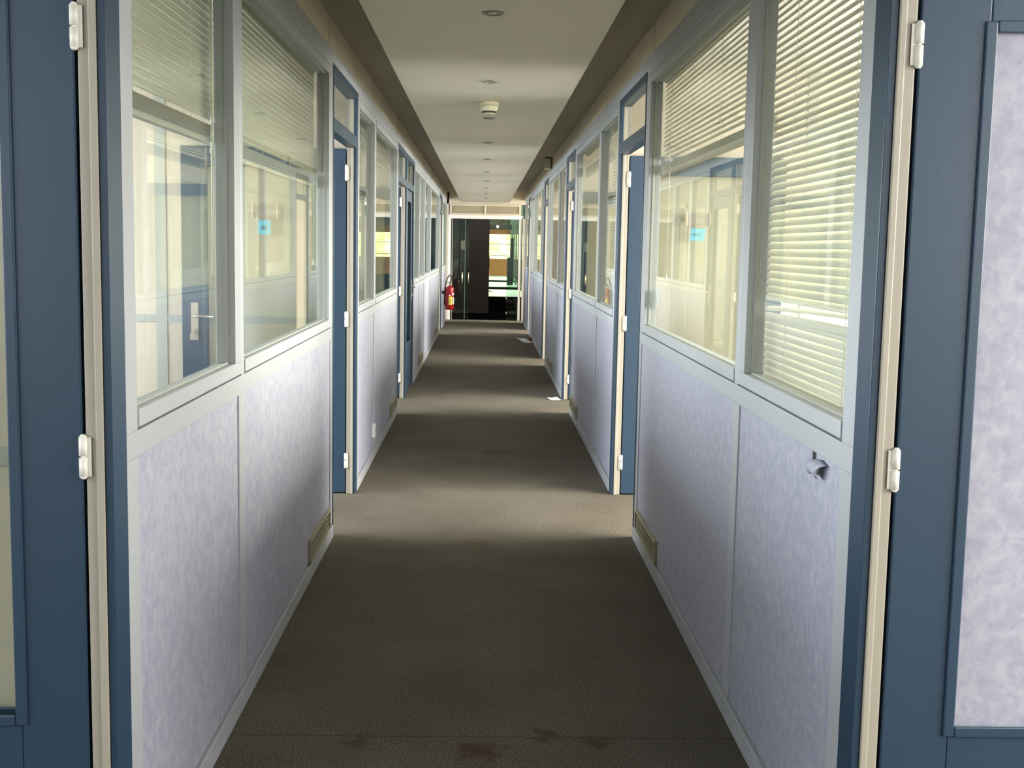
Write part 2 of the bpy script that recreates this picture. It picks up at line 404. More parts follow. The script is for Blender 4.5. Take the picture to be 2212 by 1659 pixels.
labR = {2: 'nearest blue door on the right, swung open, lilac patterned infill panel',
        3: 'nearest glazed bay on the right, fully covered by a white slatted blind',
        4: 'second glazed bay on the right, blind half raised above a blue sticky note',
        5: 'second blue-framed doorway on the right, its leaf swung open behind the glazing',
        6: 'narrow glazed bay on the right with slatted blind and taped white paper',
        7: 'wide glazed bay on the right mirroring the far glass doors',
        8: 'third blue-framed doorway on the right, open with cream jamb',
        9: 'narrow glazed bay on the right just past the third right doorway',
        10: 'glazed bay on the right before the fourth right doorway, mirroring a black opening',
        11: 'fourth blue-framed doorway on the right, open with a pale cream jamb',
        12: 'slim glazed bay on the right just past the fourth right doorway',
        13: 'glazed bay on the right above the red speck on the skirting',
        14: 'glazed bay on the right just before the last right doorway',
        15: 'last blue-framed doorway on the right, thin dark frame near the end',
        16: 'last glazed bay on the right, beside the bright strip of the end opening',
        0: 'glazed bay on the right behind the viewer, furthest back', 1: 'glazed bay on the right just behind the viewer'}
labL[2] = labL[2][1]
panels = {}; doors = {}
for i, (k, a, b) in enumerate(ML):
    if k == 'w': panels['L', i] = window_bay(L, ('L', i), wallL, a, b, labL[i], i > 0 and ML[i - 1][0] == 'd', i + 1 == len(ML) or ML[i + 1][0] == 'd')
for i, (k, a, b) in enumerate(MR):
    if k == 'w': panels['R', i] = window_bay(R, ('R', i), wallR, a, b, labR[i], i > 0 and MR[i - 1][0] == 'd', i + 1 == len(MR) or MR[i + 1][0] == 'd')
doors['L2'] = door_bay(L, 'L2', wallL, *ML[2][1:], labL[2])
doors['L5'] = door_bay(L, 'L5', wallL, *ML[5][1:], labL[5])
doors['L8'] = door_bay(L, 'L8', wallL, *ML[8][1:], labL[8])
doors['L9'] = door_bay(L, 'L9', wallL, *ML[9][1:], labL[9], leaf='closed', near_hinge=True)
doors['L14'] = door_bay(L, 'L14', wallL, *ML[14][1:], labL[14])
doors['R2'] = door_bay(R, 'R2', wallR, *MR[2][1:], labR[2], infill='panel', stile=.140)
doors['R5'] = door_bay(R, 'R5', wallR, *MR[5][1:], labR[5], leafw=.93, stile=.155)
doors['R8'] = door_bay(R, 'R8', wallR, *MR[8][1:], labR[8])
doors['R11'] = door_bay(R, 'R11', wallR, *MR[11][1:], labR[11], leaf='none')
doors['R15'] = door_bay(R, 'R15', wallR, *MR[15][1:], labR[15], leaf='none')
# solid infill behind the viewer between the bays and the nearest doors
for sd, wl_ in ((L, wallL), (R, wallR)):
    g = MB(); sd.box(g, 0, TW, .05, 1.30, 0, ZF); g.build('wall_panel', LILAC, wl_)
# fascia above the partitions and upper wall joints
for sd, wl_, y1 in ((L, wallL, YE), (R, wallR, YE)):
    g = MB(); sd.box(g, .004, TW - .004, YB, y1, ZF, ZC)
    yy = 1.3
    while yy < 24:
        sd.box(g, .001, .006, yy, yy + .012, ZF, ZC); yy += 2.27
    g.build('fascia', CREAM, wl_)
def skirting(sd, name, mods, label):
    m_ = MB()
    for k, a, b in mods:
        if k == 'w':
            sd.box(m_, -.006, TW, a, b, 0, ZB - .004)
    tag(m_.build(name, GRAY, bevel=.003), label, kind='structure')
skirting(L, 'baseboard_left', ML, 'low grey skirting along the left partition')
skirting(R, 'baseboard_right', MR, 'low grey skirting along the right partition')

# skirting vents
def vent(sd, y0, y1, label):
    v = empty('ventilation_grille', (sd.x(0), (y0 + y1) / 2, .07), label, 'vent', 'skirting vents')
    z0, z1 = .072, .180
    f = MB(); t = .012
    sd.box(f, -.010, .007, y0, y1, z0, z0 + t); sd.box(f, -.010, .007, y0, y1, z1 - t, z1)
    sd.box(f, -.010, .007, y0, y0 + t, z0 + t, z1 - t); sd.box(f, -.010, .007, y1 - t, y1, z0 + t, z1 - t)
    f.build('grille_frame', VENT, v, bevel=.001)
    s_ = MB(); n = 4
    for k in range(n):
        zz = z0 + t + (k + .5) * (z1 - z0 - 2 * t) / n
        sd.box(s_, -.004, .001, y0 + t, y1 - t, zz - .0030, zz + .0030)
    s_.build('grille_slats', VENT, v)
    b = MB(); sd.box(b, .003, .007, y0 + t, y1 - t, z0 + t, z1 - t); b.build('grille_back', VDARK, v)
vent(L, 5.19, 5.86, 'beige vent low on the left wide panel, before the second left doorway')
vent(L, 9.78, 10.42, 'beige vent low on the left wall, before the third left doorway')
vent(L, 14.15, 14.85, 'small far vent low on the left wall, past the closed blue door')
vent(L, 18.9, 19.5, 'tiny far vent low on the left wall, before the last left doorway')
vent(R, 5.25, 5.95, 'beige vent low on the right wide panel, before the second right doorway')
vent(R, 9.87, 10.62, 'beige vent low on the right wall, before the third right doorway')
vent(R, 13.6, 14.4, 'small dim vent low on the right wall, before the fourth right doorway')

# ------------------------------------------------------------------ side rooms: partitions and outer walls
def room_partition(sd, y, d0, label):
    """beige laminate partition square to the corridor, facing the viewer"""
    p = empty('wall_partition', (sd.x(d0), y, 0), label, kind='structure')
    a, b = (XOL, sd.x(TW)) if sd.sg < 0 else (sd.x(TW), XOR)
    m_ = MB(); m_.box(a, b, y, y + .05, 0, ZC); m_.build('partition_panel', BEIGE, p)
    s_ = MB()
    for zz in ((1.025,) if sd.sg < 0 else ()): s_.box(a, b, y - .004, y + .054, zz - .02, zz + .022)
    d = 1.147
    while d < 2.7:
        x = sd.x(d); s_.box(x - .032, x + .032, y - .006, y + .056, 0, ZC); d += 1.2
    s_.build('cover_strip', RAIL, p)
    return p
for sd, ys, nm in ((L, (2.50, 7.13, 11.675, 16.9, 21.37), 'left'), (R, (2.50, 7.205, 11.80, 16.12, 21.70), 'right')):
    for k, y in enumerate(ys):
        room_partition(sd, y, TW, 'beige partition between the %s-hand rooms, number %s from the viewer' % (nm, ('one', 'two', 'three', 'four', 'five')[k]))
for sg, xo, nm in ((-1, XOL, 'left'), (1, XOR, 'right')):
    w_ = empty('wall_outer_' + nm, (xo, 0, 0), 'outer wall with a long window row, %s rooms' % nm, kind='structure')
    m_ = MB(); x0, x1 = (xo - .12, xo) if sg < 0 else (xo, xo + .12)
    m_.box(x0, x1, YB, YE, -.1, .95); m_.box(x0, x1, YB, YE, 2.52, ZC + .1)
    m_.build('wall_band', BEIGE, w_)
    s_ = MB(); y = YB
    while y < YE:
        s_.box(x0, x1, y, y + .08, .95, 2.52); y += 1.3
    s_.build('window_post', WHITEP, w_)
m_ = MB(); m_.box(XOL - .12, XOR + .12, YB - .1, YB, -.1, ZC + .1)
tag(m_.build('wall_rear', BEIGE), 'plain beige wall closing the corridor behind the viewer', kind='structure')

# ------------------------------------------------------------------ end glass screen
we = empty('wall_end', (0, YE, 0), 'end screen with beige fanlight panels over glass doors', kind='structure')
m_ = MB(); m_.box(XL - TW, XR + .5, YE, YE + .05, 2.335, ZC); m_.box(XOL, XL + .03, YE, YE + .05, 0, ZC); m_.box(XR + .075, XOR, YE, YE + .05, 0, ZC)
m_.build('fascia', CREAM, we)
m_ = MB()
for z0, z1 in ((2.115, 2.150), (2.300, 2.335)): m_.box(-.70, .73, YE - .02, YE + .05, z0, z1)
for x0, x1 in ((-.70, -.662), (-.008, .030), (.692, .73)): m_.box(x0, x1, YE - .02, YE + .05, 2.150, 2.300)
m_.build('fanlight_frame', CREAM, we, bevel=.003)
m_ = MB(); m_.box(-.662, .692, YE - .004, YE + .02, 2.15, 2.30); m_.build('fanlight_panel', plain('grey_beige_felt', (.33, .29, .20), .9), we)
m_ = MB(); m_.box(-.72, .76, YE - .03, YE + .05, 2.040, 2.115)
m_.box(-.72, -.672, YE - .03, YE + .05, 0, 2.04); m_.box(.70, .748, YE - .03, YE + .05, 0, 2.04)
m_.build('screen_frame', WHITEP, we, bevel=.003)
m_ = MB(); m_.box(-.65, -.638, YE - .01, YE + .02, 0, 2.04); m_.build('cream_strip', CREAM, we)
m_ = MB(); m_.box(XR - .02, XR + .075, YE - .06, YE + .01, 0, 2.06); m_.build('jamb', CREAMJ, we)
# glass doors
def glass_leaf(x0, x1, label, y, z0=.02, edge=True):
    doorN[0] += 1
    d = empty('door_%d' % doorN[0], ((x0 + x1) / 2, y, 0), label, kind='structure')
    g = MB(); g.box(x0, x1, y, y + .010, z0, 2.035); g.build('glass_pane', EGLASS, d)
    if edge:
        e_ = MB(); e_.box(x1 - .003, x1 + .012, y - .003, y + .013, z0, 2.035); e_.build('glass_edge', plain('green_glass_edge', (.10, .16, .12), .2), d)
    return d
gd = glass_leaf(-.636, -.385, 'left glass door leaf at the corridor end, with brass pull', YE)
def pull(x, parent):
    h_ = MB(); h_.tube([(x, YE - .001, .74), (x, YE - .045, .76), (x, YE - .055, .85), (x, YE - .045, .94), (x, YE - .001, .96)], .012)
    h_.build('door_handle', BRASS, parent)
pull(-.43, gd)
m_ = MB(); m_.box(-.47, -.385, YE - .006, YE + .016, 1.42, 1.60); m_.build('lock_plate', plain('smoked_plate', (.12, .12, .10), .4), gd)
gd2 = glass_leaf(-.37, -.30, 'slim open glass leaf edge beside the dark opening at the end', YE + .10, edge=False)
m_ = MB(); m_.tube([(-.31, YE + .10, .74), (-.31, YE + .055, .76), (-.31, YE + .045, .85), (-.31, YE + .055, .94), (-.31, YE + .10, .96)], .012); m_.build('door_handle', BRASS, gd2)
gs = glass_leaf(.46, .69, 'right glass sidelight at the corridor end, small patch fittings', YE, edge=False)
m_ = MB()
for z in (.15, .45): m_.box(.455, .485, YE - .01, YE + .02, z - .02, z + .02)
m_.build('patch_fitting', STEEL, gs)

# ------------------------------------------------------------------ hall beyond the end screen
YH = 62.5
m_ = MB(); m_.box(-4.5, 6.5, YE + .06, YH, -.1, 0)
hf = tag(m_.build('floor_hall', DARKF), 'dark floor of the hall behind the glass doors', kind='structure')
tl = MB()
for a, b in ((36.2, 42.2), (45.1, 51.3), (54.2, YH)): tl.box(.0, 1.5, a, b, 0, .004)  # bands of window light on the floor, laid as pale strips
tl.build('floor_light_band', LITBAND, hf)
m_ = MB(); m_.box(-4.5, 6.5, YE + .06, YH, 3.0, 3.1)
hc = tag(m_.build('ceiling_hall', plain('dark_hall_ceiling', (.62, .75, .62), .8)), 'dim green-grey ceiling of the hall behind the glass doors', kind='structure')
m_ = MB(); m_.box(-4.5, 2.5, 55.0, 55.3, 2.28, 2.50); m_.build('ceiling_beam', BLACK, hc)
m_ = MB()
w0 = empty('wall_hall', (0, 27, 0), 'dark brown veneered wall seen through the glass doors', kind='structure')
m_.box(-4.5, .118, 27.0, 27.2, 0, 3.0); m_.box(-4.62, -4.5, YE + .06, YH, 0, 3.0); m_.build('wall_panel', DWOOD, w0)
m_ = MB(); m_.box(6.5, 6.62, YE + .06, YH, 0, 3.0); m_.build('wall_panel', DWOOD, w0)
wf = empty('wall_hall_far', (0, YH, 0), 'far hall wall, bright windows over orange wood', kind='structure')
m_ = MB(); m_.box(-4.5, 6.5, YH, YH + .1, 2.15, 2.5); m_.box(-4.5, 6.5, YH, YH + .1, 0, .88); m_.box(4.4, 6.5, YH, YH + .1, .88, 2.15); m_.build('wood_panel', ORANGE, wf)  # unseen right-hand section added to keep the hedge out of pane reflections
m_ = MB(); m_.box(-4.5, 6.5, YH, YH + .1, 2.5, 3.0); m_.build('wall_band', SIDEC, wf)
m_ = MB()
for z in (1.02, 1.62): m_.box(-4.5, 6.5, YH + .02, YH + .08, z, z + .035)
m_.build('window_bar', GRAY, wf)
m_ = MB(); m_.box(.35, .36, YH + .03, YH + .05, 0, 0.01)
m_.b.free()
m_ = MB(); m_.cyl((.78, 42, 2.66), (.60, 54.8, 2.50), .05, n=8); tr_ = m_.build('track_light', BLACK, origin=(.7, 48, 2.6)); tag(tr_, 'black lighting track with one warm spot lamp, far in the hall', 'track light')
mm, tt_, pp = newmat('warm_lamp'); pp.inputs['Emission Color'].default_value = (1, .75, .35, 1); pp.inputs['Emission Strength'].default_value = 3
m_ = MB(); m_.cyl((.60, 54.80, 2.38), (.60, 54.84, 2.44), .05, n=12); m_.build('spot_lamp', mm, tr_)
# glazed side screen with posts on the right of the hall
m_ = MB()
for k in range(7):
    y = 38 + k * 3.2; m_.box(1.24, 1.30, y, y + .10, 0, 3.0)
tag(m_.build('hall_screen_posts' if False else 'wall_hall_screen', plain('green_grey_metal', (.10, .13, .11), .4)), 'row of dark green posts along the right of the hall', kind='structure')
m_ = MB()
m_.box(1.05, 1.17, 48.0, 48.1, .0, 1.85, 0); m_.box(.93, 1.16, 47.6, 47.95, 0, 1.08, 0)
tag(m_.build('hall_cabinet', BLACK, origin=(1.05, 47.8, 0)), 'black cabinet with a tall post, far away in the hall', 'cabinet')
m_ = MB(); m_.box(.10, .19, 40.0, 40.3, .75, 1.18); m_.cyl((.15, 40.15, 0), (.15, 40.15, .75), .03); m_.lathe(.15, 40.15, [(0, .0), (.14, .0), (.14, .02), (0, .03)])
tag(m_.build('display_stand', BLACK, origin=(.15, 40.15, 0)), 'small black stand just right of the dark wall in the hall', 'stand')
hall_fill = bpy.data.lights.new('daylight', 'AREA'); hall_fill.shape = 'RECTANGLE'; hall_fill.size = 3; hall_fill.size_y = 22; hall_fill.energy = 420; hall_fill.color = (.95, 1, .75)  # added overhead fill to brighten the hall, no skylight known there
o = bpy.data.objects.new('daylight', hall_fill); COL.objects.link(o); o.location = (1.5, 49, 2.98)
# hedge outside the far windows
hb = bmesh.new(); bmesh.ops.create_grid(hb, x_segments=60, y_segments=24, size=.5)
for v in hb.verts:
    x, z = v.co.x * 14 + 1, (v.co.y + .5) * 2.6
    v.co = Vector((x, YH + 3.0 + .25 * math.sin(x * 3.1) * math.cos(z * 4) + random.uniform(-.12, .12), z - .2))
me = bpy.data.meshes.new('hedge'); hb.to_mesh(me); hb.free(); me.materials.append(HEDGE)
o = bpy.data.objects.new('hedge', me); COL.objects.link(o); tag(o, 'yellow-green hedge outside the far hall windows', 'hedge')
md = o.modifiers.new('thickness', 'SOLIDIFY'); md.thickness = .3
# ------------------------------------------------------------------ ceiling fittings
dlY = (4.72, 6.63, 8.48, 10.45, 12.42, 14.47, 16.45, 18.35, 20.15, 22.1)
ordn = ('first', 'second', 'third', 'fourth', 'fifth', 'sixth', 'seventh', 'eighth', 'ninth', 'tenth')
def mk_downlight(y):
    t = empty('downlight', (.02, y, 2.372))
    a = MB(); a.lathe(.02, y, [(.030, 2.373), (.030, 2.3655), (.034, 2.3640), (.042, 2.3655), (.0435, 2.3715), (.0435, 2.3725)]); a.build('trim_ring', plain('satin_ring', (.24, .235, .20), .4), t)
    b = MB(); b.lathe(.02, y, [(.0, 2.3715), (.030, 2.3715)]); b.build('shade_disc', plain('recess_shade', (.05, .045, .035), .6), t)  # flat dark disc painted as the shade inside the fitting
    c = MB(); c.lathe(.02, y - .002, [(.0, 2.366), (.012, 2.3665), (.021, 2.369), (.022, 2.3714), (0, 2.3714)]); c.build('lamp', plain('lamp_glass', (.8, .8, .74), .2), t)
    return t
base = mk_downlight(dlY[0])
def copy_tree(o, parent=None):
    c = o.copy(); COL.objects.link(c); c.parent = parent
    for ch in list(o.children): copy_tree(ch, c)
    return c
for i, y in enumerate(dlY):
    o = base if i == 0 else copy_tree(base)
    o.location = (.02, y, 2.372)
    tag(o, 'small unlit recessed downlight in the ceiling strip, %s from the viewer' % ordn[i], 'ceiling light', 'recessed downlights')
sd_ = empty('smoke_detector', (.018, 7.55, 2.372), 'cream round smoke detector hanging between two downlights', 'smoke detector')
cx, cy, zt = .018, 7.55, 2.372
a = MB(); a.lathe(cx, cy, [(0, zt - .001), (.058, zt - .001), (.059, zt - .010), (.057, zt - .024), (.0, zt - .024)]); a.build('base', plain('cream_plastic', (.66, .60, .42), .4), sd_)
a = MB(); a.lathe(cx, cy, [(0, zt - .024), (.055, zt - .026), (.054, zt - .045), (.047, zt - .058), (.044, zt - .060), (0, zt - .060)]); a.build('body', plain('pale_cream_plastic', (.72, .69, .52), .35), sd_)
a = MB()
for k in range(10):
    t = 2 * math.pi * k / 10
    for q in range(6):
        t2 = t + q * .085
        a.cyl((cx + .040 * math.cos(t2), cy + .040 * math.sin(t2), zt - .070), (cx + .040 * math.cos(t2), cy + .040 * math.sin(t2), zt - .060), .003, n=6)
a.build('vent_slots', VDARK, sd_)
a = MB(); a.lathe(cx, cy, [(0, zt - .068), (.038, zt - .068), (.041, zt - .074), (.034, zt - .078), (0, zt - .079)]); a.build('cap', plain('cream_cap', (.60, .57, .42), .4), sd_)
# alarm box on the right fascia
bx = empty('alarm_box', (XR - .04, 14.6, 2.44), 'small cream box fixed high on the right fascia', 'wall box')
a = MB(); a.box(XR - .085, XR + .004, 14.5, 14.72, 2.425, 2.545); a.build('housing', CREAM, bx, bevel=.006)
a = MB(); a.box(XR - .01, XR + .002, 14.46, 14.5, 2.42, 2.55); a.build('mounting_bracket', VDARK, bx)

# ------------------------------------------------------------------ venetian blinds
def blind(sd, key, zbot, label, tilt, d=.095, pitch=.0221, gather=0, side_gap=.01, wand=None, cord=None, broken=None, y0=None, y1=None, drop=0.0):
    wn, A, B_, C, D = winobj[key]
    ya, yb = (A - .03) if y0 is None else y0, (B_ + .075) if y1 is None else y1
    ztop = D + .03
    t = empty('venetian_blind', (sd.x(d), (ya + yb) / 2, ztop), label, 'blind', 'venetian blinds inside the glazing')
    h_ = MB(); sd.box(h_, d - .014, d + .014, ya, yb, ztop - .026, ztop); h_.build('head_rail', SLAT, t, bevel=.002)
    s_ = MB(); n = int((ztop - .035 - zbot) / pitch); ww = .0125
    def slat(z, ang, sag=0.0, twist=0.0, mi=0, segs=6):
        rows = []
        ny = 10 if (sag or twist) else 1
        for j in range(ny + 1):
            y = ya + (yb - ya) * j / ny; tt = ang + twist * (j / ny); dz = -sag * (j / ny) ** 2
            row = []
            for q in range(segs + 1):
                u = -1 + 2 * q / segs; cu = .0036 * (1 - u * u)
                # u=-1 corridor edge, u=+1 room edge
                dd = u * ww * math.cos(tt) - cu * math.sin(tt); zz = u * ww * math.sin(tt) + cu * math.cos(tt)
                row.append(s_.b.verts.new((sd.x(d + dd), y, z + zz + dz)))
            rows.append(row)
        for r0, r1 in zip(rows, rows[1:]):
            for q in range(segs):
                f = s_.b.faces.new((r0[q], r0[q + 1], r1[q + 1], r1[q])); f.smooth = True
    zs = []
    for k in range(n + 1):
        z = ztop - .038 - k * pitch; zs.append(z)
        if broken and k == broken:
            slat(z + .004, tilt - .9, sag=.020, twist=.5); continue
        if broken and k == broken + 1: slat(z - .010, tilt + .2, sag=.008, twist=.1); continue
        slat(z, tilt + random.uniform(-.015, .015))
    so = s_.build('slats', SLAT, t, recalc=False)
    md = so.modifiers.new('thickness', 'SOLIDIFY'); md.thickness = .0004; md.offset = 0
    zlast = zs[-1]
    if gather:
        g = MB()
        for k in range(gather):
            z = zlast - .030 - k * .0030
            w2 = .0125; y_a = ya + random.uniform(-.002, .002)
            sd.box(g, d - w2, d + w2, y_a, yb, z - .0006, z + .0006)
        g.build('gathered_slats', SLAT, t); zlast = zlast - .022 - gather * .0030
    br = MB(); sd.box(br, d - .012, d + .012, ya, yb, zlast - .026 if gather else zlast - .020, zlast - .010 if gather else zlast - .008); br.build('bottom_rail', SLAT, t, bevel=.003)
    cd = MB(); m_n = 3 if yb - ya > 1.3 else 2
    pos = [ya + (yb - ya) * (.12 + .76 * k / (m_n - 1)) for k in range(m_n)] if m_n > 1 else [(ya + yb) / 2]
    if yb - ya > 1.3: pos = [ya + .15, ya + .15 + (yb - ya - .3) / 3, ya + .15 + 2 * (yb - ya - .3) / 3, yb - .15]
    else: pos = [ya + .25 * (yb - ya), ya + .75 * (yb - ya)]
    cd.b.free()
    for y in pos:
        cd = MB()
        for dd in (-.013, .013):
            cd.cyl((sd.x(d + dd), y, ztop - .02), (sd.x(d + dd), y, zlast - .01), .0009, n=5)
        for z in zs: cd.box(min(sd.x(d - .013), sd.x(d + .013)), max(sd.x(d - .013), sd.x(d + .013)), y - .0006, y + .0006, z - .0125, z - .0113)
        cd.build('ladder_cord', WHITEM, t)
    if wand:
        y, z0 = wand; q = MB(); q.cyl((sd.x(d - .030), y, ztop - .02), (sd.x(d - .030), y, z0), .004, n=8); q.cyl((sd.x(d - .014), y, ztop - .022), (sd.x(d - .030), y, ztop - .022), .002, n=6)
        q.build('tilt_wand', plain('clear_plastic_wand', (.80, .80, .68), .1), t)
    if cord:
        y, z0 = cord; q = MB(); q.cyl((sd.x(d - .024), y, ztop - .02), (sd.x(d - .024), y, z0), .0016, n=6); q.cyl((sd.x(d - .024), y, z0 - .022), (sd.x(d - .024), y, z0 + .006), .006, .004, n=8)
        q.cyl((sd.x(d - .014), y, ztop - .022), (sd.x(d - .024), y, ztop - .022), .0016, n=6)
        q.build('pull_cord', WHITEM, t)
    return t
R60 = math.radians
blind(R, ('R', 3), 1.10, 'nearest blind on the right, fully lowered with one bent slat', R60(58), d=.085, broken=43, y0=2.56, y1=3.70)
blind(R, ('R', 4), 1.91, 'blind on the right with its lower edge half raised and sloping in view', R60(56), d=.085, gather=10, cord=(5.62, 1.36))
blind(L, ('L', 3), 1.85, 'nearest blind on the left, closed, slats gathered at mid window', R60(81), d=.085, gather=12, wand=(3.60, 1.38))
blind(L, ('L', 4), 1.83, 'closed blind on the left hanging above the left sticky note', R60(77), d=.085, gather=12, cord=(5.75, 1.4))
blind(L, ('L', 6), 1.83, 'slatted blind in the narrow left bay past the second doorway', R60(60), gather=8)
blind(R, ('R', 6), 1.12, 'slatted blind behind the taped white paper on the right', R60(45))
blind(L, ('L', 7), 2.20, 'fully raised blind tucked in the wide left bay', R60(45), gather=20)
blind(R, ('R', 7), 2.20, 'fully raised blind tucked in the wide right bay', R60(45), gather=20)

# ------------------------------------------------------------------ notes, plates, papers, small things
def note_on(doorkey, sd, u0, z0, w_, h_, label, name='sticky_note', skew=0.0, strokes=()):
    dn, lo, P, T_, W_ = doors[doorkey]
    a, b = P(u0, .0212, z0), P(u0 + w_, .0212, z0 + h_)
    y = a[1] - .0016
    bm = bmesh.new(); N = 6; rows = []
    for j in range(N + 1):
        fz = j / N
        row = []
        for i in range(N + 1):
            fu = i / N
            x = a[0] + (b[0] - a[0]) * fu + skew * fz * h_; z = z0 + h_ * fz
            row.append(bm.verts.new((x, y - .006 * (1 - fz) ** 2, z)))
        rows.append(row)
    for r0, r1 in zip(rows, rows[1:]):
        for i in range(N): bm.faces.new((r0[i], r0[i + 1], r1[i + 1], r1[i]))
    m_ = MB(); m_.b.free(); m_.b = bm
    c = ((a[0] + b[0]) / 2, y, z0)
    o = m_.build(name, NOTE, origin=c)
    tag(o, label, 'sticky note', 'blue sticky notes')
    md = o.modifiers.new('thickness', 'SOLIDIFY'); md.thickness = .0004
    st = MB()
    x0, x1 = min(a[0], b[0]), max(a[0], b[0])
    for pts in strokes:
        st.tube([(x0 + (x1 - x0) * px + skew * pz * h_, y - .006 * (1 - pz) ** 2 - .0012, z0 + h_ * pz) for px, pz in pts], .0009, n=5)
    st.build('handwriting', INK, o)
    return o
STL = [[(.22, .30), (.30, .62)], [(.36, .30), (.44, .66), (.52, .30)], [(.40, .44), (.50, .44)], [(.58, .62), (.58, .32)], [(.64, .60), (.64, .34), (.74, .34)], [(.70, .60), (.76, .46)]]
STR = [[(.15, .40), (.15, .60), (.24, .60)], [(.15, .50), (.22, .50)], [(.30, .40), (.30, .60), (.38, .55), (.30, .50), (.38, .40)], [(.46, .40), (.46, .60)], [(.54, .42), (.60, .60), (.66, .42)], [(.72, .2), (.74, .7)]]
# left note: x -1.319..-1.245 ; u = distance from hinge = |x| - (|XL|+.058)
o = note_on('L5', L, 1.245 - .807, 1.530, .074, .080, 'blue sticky note on the glass of the open left door', skew=0, strokes=STL)
o = note_on('R5', R, 1.220 - .852, 1.541, .084, .073, 'blue sticky note on the glass of the open right door, slightly slanted', skew=.14, strokes=STR)
def plate(doorkey, u0, u1, z0, z1):
    dn, lo, P, T_, W_ = doors[doorkey]
    a, b = P(u0, .0205, z0), P(u1, .0205, z1); y = a[1]; x0, x1 = min(a[0], b[0]), max(a[0], b[0])
    m_ = MB(); m_.box(x0, x1, y - .005, y - .0005, z0, z1); pl = m_.build('name_plate', plain('silver_plate', (.26, .24, .20), .35, metal=.2), lo)
    m_ = MB()
    for xa, xb in ((x0 - .006, x0 + .004), (x1 - .004, x1 + .006)): m_.box(xa, xb, y - .009, y - .0005, z0 - .002, z1 + .002)
    m_.build('plate_rail', plain('steel_rail', (.7, .66, .55), .2, metal=.8), lo)
plate('L5', 1.210 - .807, 1.350 - .807, 1.622, 1.708)
plate('R5', 1.203 - .852, 1.336 - .852, 1.630, 1.702)
# keys hanging in the left door lock
dn, lo, P, T_, W_ = doors['L5']
kx, ky, kz = P(W_ - .075, T_ + .02, .955)
m_ = MB(); m_.cyl((kx, ky, kz), (kx, ky - .03, kz), .002, n=6); m_.box(kx - .010, kx + .010, ky - .032, ky - .029, kz - .014, kz + .012); m_.box(kx - .016, kx - .004, ky - .034, ky - .032, kz - .045, kz - .008)
m_.build('key', STEEL, lo)
# taped paper on the right narrow bay glass
wn, A, B_, C, D = winobj['R', 6]
m_ = MB(); R.box(m_, .0385, .0396, 7.40, 7.86, 1.105, 1.335); o = m_.build('paper_sheet', PAPER, origin=(R.x(.039), 7.6, 1.2)); tag(o, 'white paper sheet taped to the narrow right window', 'paper')
m_ = MB()
for k in range(7): R.box(m_, .0378, .0385, 7.46, 7.80 - (k % 3) * .05, 1.14 + k * .024, 1.143 + k * .024)
m_.build('printed_lines', plain('grey_print', (.45, .46, .5), .8), o)
# window latch lever next to it
m_ = MB(); R.box(m_, .030, .038, 7.93, 7.96, 1.13, 1.25); m_.build('latch', STEEL, wn, bevel=.002)
# small tag hanging inside second right bay
wn, A, B_, C, D = winobj['R', 4]
m_ = MB(); R.box(m_, .048, .050, 5.79, 5.86, 1.20, 1.29); m_.build('paper_tag', PAPER, wn)
# socket on left
so_ = empty('wall_socket', (XL, 8.26, .2), 'small white socket low on the left wall past the second doorway', 'socket')
m_ = MB(); L.box(m_, -.014, .007, 8.215, 8.295, .155, .245); m_.build('face_plate', WHITEP, so_, bevel=.004)
m_ = MB(); m_.cyl((L.x(-.0135), 8.255, .2), (L.x(-.0155), 8.255, .2), .02, n=16); m_.build('socket_face', GRAY, so_)
# floor litter
def scrap(x, y, lx, ly, rot, label, name='paper_scrap'):
    bm = bmesh.new(); N = 5; rows = []
    for j in range(N + 1):
        row = []
        for i in range(N + 1):
            u, v = i / N - .5, j / N - .5
            X, Y = u * lx, v * ly
            row.append(bm.verts.new((X * math.cos(rot) - Y * math.sin(rot), X * math.sin(rot) + Y * math.cos(rot), .006 + .012 * abs(u) + .008 * math.sin(5 * v))))
        rows.append(row)
    for r0, r1 in zip(rows, rows[1:]):
        for i in range(N): bm.faces.new((r0[i], r0[i + 1], r1[i + 1], r1[i]))
    m_ = MB(); m_.b.free(); m_.b = bm; o = m_.build(name, PAPER); o.location = (x, y, 0)
    md = o.modifiers.new('thickness', 'SOLIDIFY'); md.thickness = .002
    tag(o, label, 'paper', 'litter on the carpet')
scrap(.665, 19.1, .13, .75, .15, 'folded pale paper on the carpet by the far right skirting')
scrap(.71, 11.70, .11, .10, .5, 'small white scrap on the carpet at the third right doorway')
m_ = MB(); m_.box(XR - .035, XR - .008, 19.15, 19.3, .0, .05); tag(m_.build('red_plug', RED, origin=(XR - .02, 19.2, 0), bevel=.006), 'small red plug on the floor by the far right skirting', 'plug')
